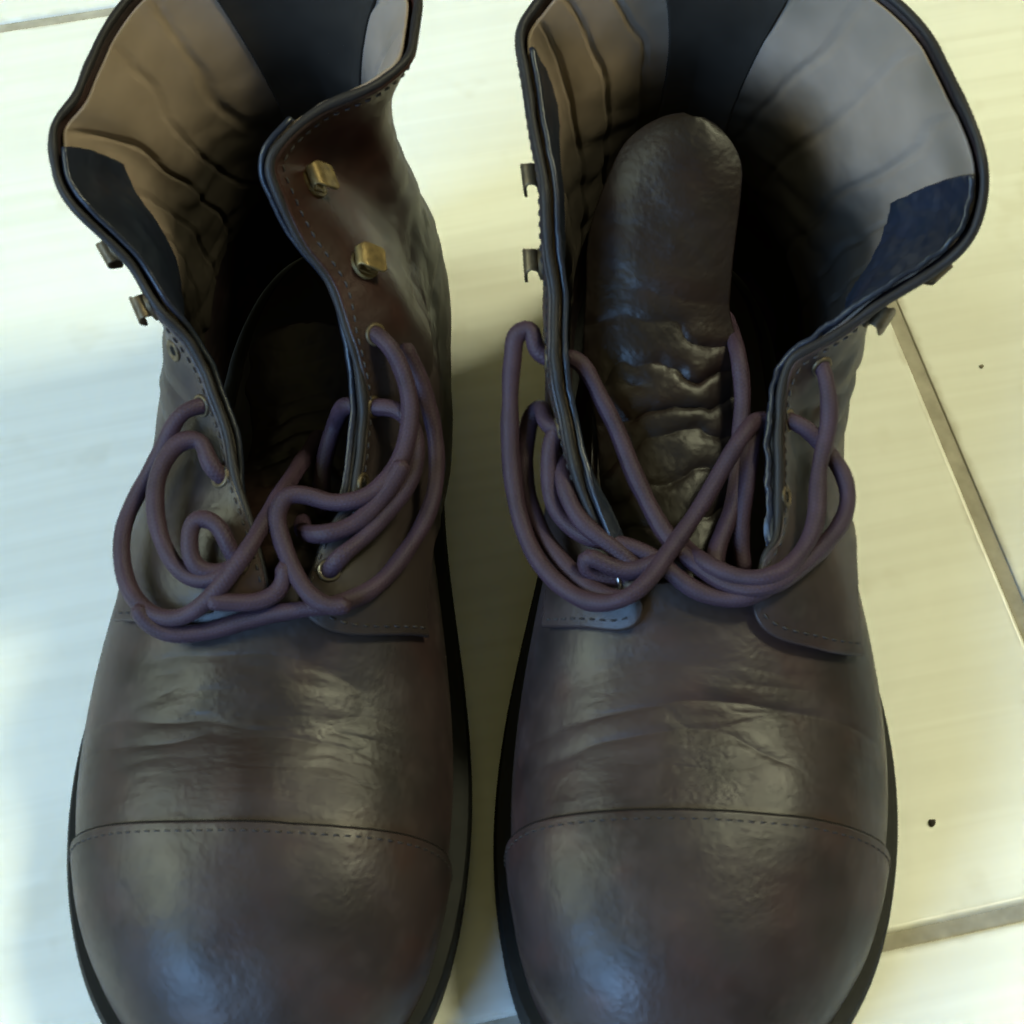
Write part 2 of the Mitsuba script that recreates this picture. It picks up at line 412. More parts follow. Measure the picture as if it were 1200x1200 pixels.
def at_uv(P, N, u, v):
    i = np.clip(u * (P.shape[0] - 1), 0, P.shape[0] - 1.001)
    j = np.clip(v * (P.shape[1] - 1), 0, P.shape[1] - 1.001)
    i0, j0 = int(i), int(j)
    f, g_ = i - i0, j - j0
    b = lambda A: (A[i0, j0] * (1 - f) + A[i0 + 1, j0] * f) * (1 - g_) + (A[i0, j0 + 1] * (1 - f) + A[i0 + 1, j0 + 1] * f) * g_
    p, n = b(P), b(N)
    tu, tv = P[i0 + 1, j0] - P[i0, j0], P[i0, j0 + 1] - P[i0, j0]
    n = n / np.linalg.norm(n)
    tv = tv - n * (tv @ n)
    tv /= np.linalg.norm(tv)
    return p, n, tv, np.cross(n, tv)


def ring(p, n, R, r, mseg=20, nseg=8):
    t = trimesh.creation.torus(R, r, major_sections=mseg, minor_sections=nseg)
    t.apply_transform(trimesh.geometry.align_vectors([0, 0, 1], n))
    t.apply_translation(p)
    return t


def hook_mesh(p, n, d, s):
    """A speed hook: a riveted base plate and a strip that rises and curls back towards d."""
    path = np.array([(-0.0034, 0.0005), (-0.0010, 0.0007), (0.0016, 0.0008), (0.0034, 0.0013), (0.0043, 0.0026), (0.0038, 0.0040), (0.0022, 0.0046), (0.0, 0.0047), (-0.0022, 0.0047), (-0.0040, 0.0050)])
    cs = CubicSpline(np.linspace(0, 1, len(path)), path)
    t = np.linspace(0, 1, 36)
    c = cs(t)
    w = np.interp(t, [0, 0.12, 0.3, 0.5, 0.65, 0.93, 1.0], [0.0026, 0.0034, 0.0034, 0.0032, 0.0042, 0.0042, 0.0032])
    y = np.linspace(-1, 1, 9)
    P = c[:, None, 0, None] * (-d) + c[:, None, 1, None] * n + (w[:, None] * y[None])[..., None] * s
    P = p + P
    m = slab(P, grid_normals(P), 0.00045, -0.00045, 0.0003)
    riv = trimesh.creation.icosphere(2, 0.0022)
    riv.vertices *= [1, 1, 0.45]
    riv.apply_transform(trimesh.geometry.align_vectors([0, 0, 1], n))
    riv.apply_translation(p + n * 0.0010 + d * 0.0006)
    base = trimesh.creation.cylinder(0.0046, 0.0011, sections=24)
    base.apply_transform(trimesh.geometry.align_vectors([0, 0, 1], n))
    base.apply_translation(p + n * 0.0002)
    return trimesh.util.concatenate([m, riv, base])


def stitches(curve, normals, length=0.0021, gap=0.0012, r=0.0003):
    """Short threads along a curve on a surface."""
    s = np.r_[0, np.cumsum(np.linalg.norm(np.diff(curve, axis=0), axis=1))]
    out = []
    for k in range(int(s[-1] / (length + gap))):
        q = np.linspace(k * (length + gap), k * (length + gap) + length, 5)
        c = np.stack([np.interp(q, s, curve[:, i]) for i in range(3)], -1)
        n = np.stack([np.interp(q, s, normals[:, i]) for i in range(3)], -1)
        lift = np.array([-0.0002, 0.00022, 0.0003, 0.00022, -0.0002])
        out.append(tube(c + n * lift[:, None], r, 5, 6)[0])
    return trimesh.util.concatenate(out)


def poly_layers(poly, layers):
    """A lofted solid from inset copies of one outline: layers = (inset, z), or z as a function of a."""
    base = np.array(poly.exterior.coords)[:-1]
    s = np.r_[0, np.cumsum(np.linalg.norm(np.diff(np.vstack([base, base[:1]]), axis=0), axis=1))]
    q = np.linspace(0, s[-1], 241)[:-1]
    c = np.vstack([base, base[:1]])
    ol = np.stack([np.interp(q, s, c[:, 0]), np.interp(q, s, c[:, 1])], -1)
    t = np.roll(ol, -1, 0) - np.roll(ol, 1, 0)
    nn = np.stack([t[:, 1], -t[:, 0]], -1)
    nn /= np.linalg.norm(nn, axis=1, keepdims=True)
    if Polygon(ol + nn * 1e-3).area < Polygon(ol).area:
        nn = -nn
    rings = []
    for ins, z in layers:
        p = ol - nn * ins
        zz = z(p[:, 0]) if callable(z) else np.full(len(p), z)
        rings.append(np.c_[p, zz])
    m = len(ol)
    V = np.vstack(rings + [rings[0].mean(0)[None], rings[-1].mean(0)[None]])
    F = []
    idx = np.arange(m)
    for k in range(len(rings) - 1):
        a, b_ = k * m + idx, (k + 1) * m + idx
        F.append(np.c_[a, np.roll(a, -1), np.roll(b_, -1)])
        F.append(np.c_[a, np.roll(b_, -1), b_])
    cb, ct = len(rings) * m, len(rings) * m + 1
    F.append(np.c_[np.roll(idx, -1), idx, np.full(m, cb)])
    top = (len(rings) - 1) * m + idx
    F.append(np.c_[top, np.roll(top, -1), np.full(m, ct)])
    me = trimesh.Trimesh(V, np.vstack(F), process=False)
    if me.volume < 0:
        me.invert()
    return me


Y0 = 0.105
XC = {'left': -0.070, 'right': 0.052}
SGN = {'left': -1, 'right': 1}
TURN = {'left': 0.060, 'right': 0.012}


def to_world(P, which):
    P = np.asarray(P, float)
    c, s = math.cos(TURN[which]), math.sin(TURN[which])
    a, x = P[..., 0] - 0.235, SGN[which] * P[..., 1]
    return np.stack([XC[which] + c * x - s * a, Y0 - 0.235 - s * x - c * a, P[..., 2]], -1)


def mesh_world(m, which):
    m = m.copy()
    m.vertices = to_world(m.vertices, which)
    if m.is_watertight and m.volume < 0:
        m.invert()
    return m


TU = [0, 0.07, 0.14, 0.21, 0.28, 0.35, 0.42, 0.49, 0.55, 0.6, 0.63, 0.66, 0.72, 0.8, 0.88, 0.95, 1.0]
TOPS = {
    ('left', 1): [(0.1897, -0.0003, 0.0800), (0.1748, 0.0051, 0.0880), (0.1597, 0.0104, 0.0950), (0.1467, 0.0141, 0.1022), (0.1347, 0.0195, 0.1089), (0.1255, 0.0256, 0.1167), (0.1216, 0.0331, 0.1259), (0.1131, 0.0416, 0.1346), (0.1088, 0.0505, 0.1429), (0.1051, 0.0575, 0.1490), (0.0980, 0.0627, 0.1528), (0.0885, 0.0645, 0.1578), (0.0765, 0.0598, 0.1594), (0.0536, 0.0554, 0.1614), (0.0337, 0.0477, 0.1620), (0.0183, 0.0300, 0.1630), (0.0129, 0.0068, 0.1640)],
    ('left', -1): [(0.1900, -0.0085, 0.0800), (0.1736, -0.0151, 0.0880), (0.1593, -0.0201, 0.0950), (0.1447, -0.0208, 0.1013), (0.1329, -0.0194, 0.1086), (0.1209, -0.0157, 0.1183), (0.1113, -0.0114, 0.1260), (0.1049, -0.0023, 0.1363), (0.0985, 0.0034, 0.1459), (0.0924, 0.0063, 0.1532), (0.0874, 0.0036, 0.1571), (0.0773, -0.0051, 0.1602), (0.0655, -0.0220, 0.1616), (0.0520, -0.0296, 0.1616), (0.0343, -0.0297, 0.1620), (0.0183, -0.0174, 0.1630), (0.0129, 0.0068, 0.1640)],
    ('right', -1): [(0.1900, -0.0157, 0.0800), (0.1777, -0.0242, 0.0880), (0.1682, -0.0298, 0.0950), (0.1575, -0.0340, 0.1011), (0.1423, -0.0368, 0.1078), (0.1313, -0.0389, 0.1161), (0.1153, -0.0392, 0.1240), (0.1030, -0.0418, 0.1337), (0.0893, -0.0427, 0.1425), (0.0714, -0.0465, 0.1487), (0.0559, -0.0487, 0.1534), (0.0468, -0.0505, 0.1571), (0.0379, -0.0470, 0.1593), (0.0263, -0.0380, 0.1623), (0.0172, -0.0261, 0.1630), (0.0130, -0.0099, 0.1640), (0.0114, 0.0051, 0.1640)],
    ('right', 1): [(0.1896, 0.0139, 0.0800), (0.1766, 0.0187, 0.0870), (0.1641, 0.0199, 0.0940), (0.1516, 0.0197, 0.1011), (0.1388, 0.0209, 0.1077), (0.1284, 0.0246, 0.1142), (0.1224, 0.0373, 0.1206), (0.1170, 0.0491, 0.1279), (0.1114, 0.0623, 0.1351), (0.1064, 0.0712, 0.1425), (0.0984, 0.0744, 0.1490), (0.0914, 0.0739, 0.1549), (0.0751, 0.0695, 0.1597), (0.0488, 0.0623, 0.1606), (0.0288, 0.0475, 0.1620), (0.0151, 0.0274, 0.1630), (0.0114, 0.0051, 0.1640)],
}
CORNER_U = 0.66


def build_boot(which, key, seed):
    lab = {}
    W = lambda m: mesh_world(m, which)
    ax = np.array([1.0, 1, 1])
    # sole: outsole with a slight toe spring, heel block, welt
    spring = lambda z: (lambda a: z + 0.006 * smooth01(0.25, 0.32, a) + 0.0 * a)
    put(key + '__outsole', W(poly_layers(sole_poly, [(0.0025, lambda a: 0.0008 + 0.006 * smooth01(0.25, 0.32, a) + 0.010 * smooth01(0.125, 0.085, a)), (0.0006, lambda a: 0.0024 + 0.006 * smooth01(0.25, 0.32, a) + 0.010 * smooth01(0.125, 0.085, a)),
        (0.0, spring(0.0125)), (0.0006, spring(0.0135)), (0.0030, spring(0.0137))])), 'sole_mat', 40)
    heel_poly = sole_poly.buffer(-0.0008).intersection(sbox(-0.1, -0.1, 0.078, 0.1))
    put(key + '__heel', W(poly_layers(heel_poly, [(0.0015, 0.0), (0.0004, 0.0015), (0.0, 0.0106), (0.001, 0.0112)])), 'sole_mat', 40)
    put(key + '__welt', W(poly_layers(sole_poly.buffer(-0.0004), [(0.001, spring(0.0136)), (0.0, spring(0.0144)), (0.0, spring(0.0164)), (0.0007, spring(0.0174)), (0.004, spring(0.0177)), (0.008, spring(0.0178))])), 'sole_mat', 40)
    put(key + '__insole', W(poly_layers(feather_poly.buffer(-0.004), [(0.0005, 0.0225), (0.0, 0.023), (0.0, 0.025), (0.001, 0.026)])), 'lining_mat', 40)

    # vamp
    nphi, na = 240, 260
    phi = np.linspace(-1, 1, nphi)
    amin = 0.1835 - 0.080 * smooth01(0.34, 0.62, np.abs(phi))
    t = np.linspace(0, 1, na)
    t = 1 - (1 - t) ** 1.35
    A = amin[:, None] + (0.2520 - amin)[:, None] * t[None]
    P = vamp_pt(A, phi[:, None], 1.0, seed)
    N = grid_normals(P)
    if N[nphi // 2, na // 2, 2] < 0:
        N = -N
    put(key + '__vamp', W(slab(P, N, 0.0, -0.0022, 0.0005)), 'leather_brown', 50)

    # toe cap, lying over the vamp
    tt = np.linspace(0, 1, 150)
    a0 = (0.2490 if which == 'left' else 0.2450) - (0.0055 if which == 'left' else 0.002) * np.sin(np.pi * phi / 2)[:, None] ** 2 + 0.0010 * np.sin(phi * 2.2 + seed)[:, None]
    A = a0 + (A_MAX - 0.00005 - a0) * (1 - (1 - tt) ** 1.9)[None]
    Pc = vamp_pt(A, phi[:, None], 1.0, seed)
    Nc = grid_normals(Pc)
    if Nc[nphi // 2, 20, 2] < 0:
        Nc = -Nc
    Nc[:, -3:] = Nc[:, -4:-3]
    q = Pc * 46
    soft = (meshkit.fbm(q + seed * 5, 3, 31) - 0.5) * 0.0011
    put(key + '__toe_cap', W(slab(Pc + Nc * soft[..., None] * 1.0, Nc, 0.0018, -0.0006, 0.0004)), 'leather_brown', 50)
    ke = slice(4, -4)
    off0 = (Pc + Nc * (soft + 0.0012)[..., None])[ke, 0]
    put(key + '__toe_cap__edge', W(tube(off0[::3], 0.00052, 8)[0]), 'thread_dark', True)
    st = []
    for da in (0.0024,):
        k = slice(6, -6)
        aa = a0[:, 0] + da
        C = vamp_pt(aa, phi, 1.0, seed)
        n2 = np.array([np.interp(aa[i], A[i], Nc[i, :, c]) for i in range(nphi) for c in range(3)]).reshape(nphi, 3)
        off = np.array([np.interp(aa[i], A[i], soft[i]) for i in range(nphi)])
        st.append(stitches((C + n2 * (0.0018 + off)[:, None])[k], n2[k], 0.0020, 0.0011, 0.00024))

    # quarters, linings, facing strips, hooks and eyelets
    grids = {}
    for side in (1, -1):
        P, u, v = quarter_grid(side, (TU, np.array(TOPS[which, side])), seed + (3 if side < 0 else 0))
        N = grid_normals(P)
        i0, j0 = int(len(u) * 0.8), len(v) // 3
        if (N[i0, j0] @ (P[i0, j0] - np.array([0.05, 0, P[i0, j0, 2]]))) < 0:
            N = -N
        grids[side] = (P, N, u, v)
        red = which == 'left' and side < 0
        kq = nkey(key + '__quarter')
        put(kq, W(slab(P, N, 0.0034, 0.0014, 0.0007)), 'leather_red' if red else 'leather_brown', 50)
        if red:
            labels[kq] = {'label': 'reddish brown inner side flap folded across the opening, with two brass hooks'}
        # lining from a third of the way up, with soft pleats
        jv = int(len(v) * 0.28)
        Pl, Nl = P[4:, jv:-2], N[4:, jv:-2]
        uu, vv = np.meshgrid(u[4:], v[jv:-2], indexing='ij')
        wob = meshkit.fbm(np.stack([uu * 6, vv * 3, np.full_like(uu, seed + side)], -1), 3, 41) - 0.5
        pl = np.sin((uu * 12 + vv * 1.0 + 1.3 * wob) * 2 * np.pi)
        pleat = (-0.0010 * np.maximum(pl - 0.86, 0) / 0.14 + 0.0009 * wob) * smooth01(0.40, 0.55, uu) * smooth01(1.0, 0.93, vv)
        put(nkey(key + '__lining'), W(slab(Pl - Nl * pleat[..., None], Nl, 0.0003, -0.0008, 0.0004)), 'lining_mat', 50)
        # dark facing strip on the inside of the flap edge
        ia, ib = int(len(u) * 0.05), int(len(u) * (CORNER_U - 0.008))
        wide = 1.0 if (which, side) == ('right', 1) else 0.0
        vlo = 0.79 - wide * (0.10 + 0.13 * np.exp(-((u[ia:ib] - 0.43) / 0.07) ** 2)) + 0.012 * (meshkit.noise(np.c_[u[ia:ib] * 40, u[ia:ib] * 0, u[ia:ib] * 0 + seed]) - 0.5)
        tv_ = np.linspace(0, 1, 34)
        Pf = np.empty((ib - ia, 34, 3))
        for k, i in enumerate(range(ia, ib)):
            vq = vlo[k] + (1 - vlo[k]) * tv_
            Pf[k] = np.stack([np.interp(vq, v, P[i, :, c]) for c in range(3)], -1)
        Nf = grid_normals(Pf)
        if (Nf[20, 16] @ N[ia + 20, -10]) < 0:
            Nf = -Nf
        rough = (meshkit.fbm(Pf * 260 + 3, 3, 61) - 0.5) * (0.0030 if wide else 0.0007)
        put(nkey(key + '__facing'), W(slab(Pf + Nf * (rough - 0.0002)[..., None], Nf, -0.0004, -0.0022, 0.0007)), 'leather_strip', 50)
        # hooks near the upper edge of the flap, eyelets below
        for hu in HOOKS[which, side]:
            p, n, tv, tu = at_uv(P, N, hu[0], hu[1])
            tu = np.cross(tv, n)
            tu = tu / np.linalg.norm(tu)
            put(nkey(key + '__hook'), W(hook_mesh(p + n * 0.0035, n, -tv, np.cross(n, tv))), 'brass_mat' if red else 'bronze_mat', 40)
        for eu in EYES:
            p, n, tv, tu = at_uv(P, N, eu[0], eu[1])
            e = trimesh.util.concatenate([ring(p + n * 0.0034, n, 0.0027, 0.0007), ring(p + n * 0.0032, n, 0.0020, 0.0006)])
            ke = nkey(key + '__eyelet')
            put(ke, W(e), 'steel_mat' if eu[0] < 0.12 else 'bronze_mat', True)
            hole = trimesh.creation.cylinder(0.0022, 0.0004, sections=20)
            hole.apply_transform(trimesh.geometry.align_vectors([0, 0, 1], n))
            hole.apply_translation(p + n * 0.00345)
            put(ke + '__hole', W(hole), 'thread_dark', True)
        # seams along flap edge, collar and the tab front
        nv, nu = len(v), len(u)
        for off in (0.968,):
            j = int(nv * off)
            st.append(stitches((P + N * 0.0034)[6:-4, j], N[6:-4, j]))
        st.append(stitches((P + N * 0.0034)[3, 6:-6], N[3, 6:-6]))
        # turned collar binding
        c = (P + N * 0.0016)[2:, -1] + np.array([0, 0, 0.0002])
        put(nkey(key + '__binding'), W(tube(np.vstack([c[:-1:4], c[-1:]]), 0.0013, 10, wob=0.5)[0]), 'edge_mat', True)
    # strips over the back seam; the inner one is darkened to paint in shade
    (Pa, Na), (Pb, Nb) = grids[1][:2], grids[-1][:2]
    for kb, part in ((9, 'back_strip'), (15, 'back_shade_lining')):
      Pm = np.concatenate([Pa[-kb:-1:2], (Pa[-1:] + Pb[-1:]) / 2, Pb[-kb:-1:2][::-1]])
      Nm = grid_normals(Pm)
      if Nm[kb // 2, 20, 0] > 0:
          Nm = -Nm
      if part == 'back_strip':
        put(key + '__back_strip', W(slab(Pm[:, 2:-2], Nm[:, 2:-2], 0.0048, 0.0020, 0.0007)), 'leather_brown', 50)
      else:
        put(key + '__back_shade_lining', W(slab(Pm[:, 30:-3], Nm[:, 30:-3], 0.0004, -0.0016, 0.0005)), 'lining_shade', 50)
    put(key + '__stitching', W(trimesh.util.concatenate(st)), 'thread_mat', True)
    labels[key + '__stitching'] = {'kind': 'stuff'}
    # tongue
    tg = np.array(TONGUE[which])
    s = np.linspace(0, 1, 150)
    cs = CubicSpline(np.linspace(0, 1, len(tg)), tg)(s)
    c, wd = cs[:, :3], cs[:, 3]
    y = np.linspace(-1, 1, 60)
    wd = wd * np.sqrt(np.clip(1 - ((np.clip(s, 0.90, 1) - 0.90) / 0.101) ** 2.6, 0.0, 1))
    ragged = 1 + 0.16 * (meshkit.noise(np.stack([s[:, None] * 9 + 0 * y[None], np.sign(y)[None] * 4 + 0 * s[:, None], 0 * s[:, None] + seed + 0 * y[None]], -1)) - 0.5)
    tan = np.gradient(c, axis=0)
    tan /= np.linalg.norm(tan, axis=1, keepdims=True)
    sidev = np.cross([0, 0, 1.0], tan)
    sidev /= np.linalg.norm(sidev, axis=1, keepdims=True)
    sidev[:, :] = sidev[:, :] * np.sign(sidev[:, 1:2])
    nn = np.cross(tan, sidev)
    nn *= np.sign(nn[:, 2:3])
    curl = -0.24 * wd[:, None] * np.abs(y[None]) ** 2.2
    P = c[:, None] + (wd[:, None] * y[None] * ragged)[..., None] * sidev[:, None] + curl[..., None] * nn[:, None]
    wob = meshkit.fbm(np.stack([P[..., 0] * 70, P[..., 1] * 70, P[..., 2] * 70], -1), 3, 51 + seed) - 0.5
    sv = s[:, None] * np.ones_like(y)[None]
    cr = (-0.0011 * np.clip(1 - np.abs(np.sin(sv * np.pi * 13 + 5.0 * wob + 1.1 * np.sin(2.2 * y[None] + 9 * sv))), 0, 1) ** 2.0 * np.clip(1.0 + 2.0 * wob, 0, 2) * (1.25 - 1.15 * smooth01(0.48, 0.72, sv)) + 0.0020 * wob) * smooth01(0.0, 0.15, sv) * (1 - 0.4 * smooth01(0.7, 0.9, sv))
    P = P + nn[:, None] * cr[..., None]
    Nt = grid_normals(P)
    if (Nt[75, 30] @ nn[75]) < 0:
        Nt = -Nt
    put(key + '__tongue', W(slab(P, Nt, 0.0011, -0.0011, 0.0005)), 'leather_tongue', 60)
    return grids


EYES = [(0.06, 0.885), (0.165, 0.90), (0.27, 0.905), (0.365, 0.91)]
HOOKS = {('left', 1): [(0.435, 0.962), (0.525, 0.960)], ('left', -1): [(0.46, 0.89), (0.575, 0.885)],
         ('right', -1): [(0.475, 0.91), (0.565, 0.905)], ('right', 1): [(0.46, 0.91), (0.56, 0.905)]}
TONGUE = {'right': [(0.196, -0.003, 0.0715, 0.018), (0.172, -0.005, 0.080, 0.0195), (0.150, -0.007, 0.088, 0.0205), (0.128, -0.0095, 0.098, 0.0215), (0.106, -0.0115, 0.112, 0.0215), (0.084, -0.0085, 0.128, 0.0200), (0.062, -0.002, 0.141, 0.0145)],
          'left': [(0.196, -0.006, 0.0690, 0.020), (0.172, -0.006, 0.071, 0.021), (0.150, -0.005, 0.070, 0.021), (0.128, -0.004, 0.067, 0.021), (0.106, -0.003, 0.065, 0.021), (0.092, 0.000, 0.066, 0.021), (0.080, 0.003, 0.069, 0.019)]}
NAME = {'left': 'leather_boot', 'right': 'leather_boot_001'}
GR = {w: build_boot(w, NAME[w], i * 7) for i, w in enumerate(('left', 'right'))}
labels['leather_boot'] = {'label': 'worn brown leather lace-up boot on the left, inner flap folded across its opening', 'category': 'boot', 'group': 'pair of lace-up boots'}
labels['leather_boot_001'] = {'label': 'worn brown leather lace-up boot on the right, tongue standing up in its wide open shaft', 'category': 'boot', 'group': 'pair of lace-up boots'}

for i, (x, y, r) in enumerate([(0.1273, -0.1132, 0.0011), (0.1643, 0.0609, 0.0008)]):
    c = trimesh.creation.icosphere(2, r)
    c.vertices *= 1 + 0.5 * (meshkit.noise(c.vertices * 1500 + i * 9)[:, None] - 0.5)
    c.vertices[:, 2] *= 0.6
    c.apply_translation([x, y, r * 0.5])
    k = nkey('crumb')
    put(k, c, 'speck_mat' if i else 'crumb_mat', True)
labels['crumb'] = {'label': 'black crumb of dirt on the pale tile beside the right boot\'s toe', 'category': 'dirt'}
labels['crumb_001'] = {'label': 'tiny greyish speck on the pale tile beyond the seam, near the right edge', 'category': 'dirt'}
labels['tube_lamp'] = {'label': 'cool white tube lamp high on the left, out of the picture', 'category': 'lamp'}
labels['warm_lamp'] = {'label': 'warm white square lamp high on the right, out of the picture', 'category': 'lamp'}
labels['window'] = {'label': 'bright bluish window in front on the left, out of the picture', 'category': 'window'}
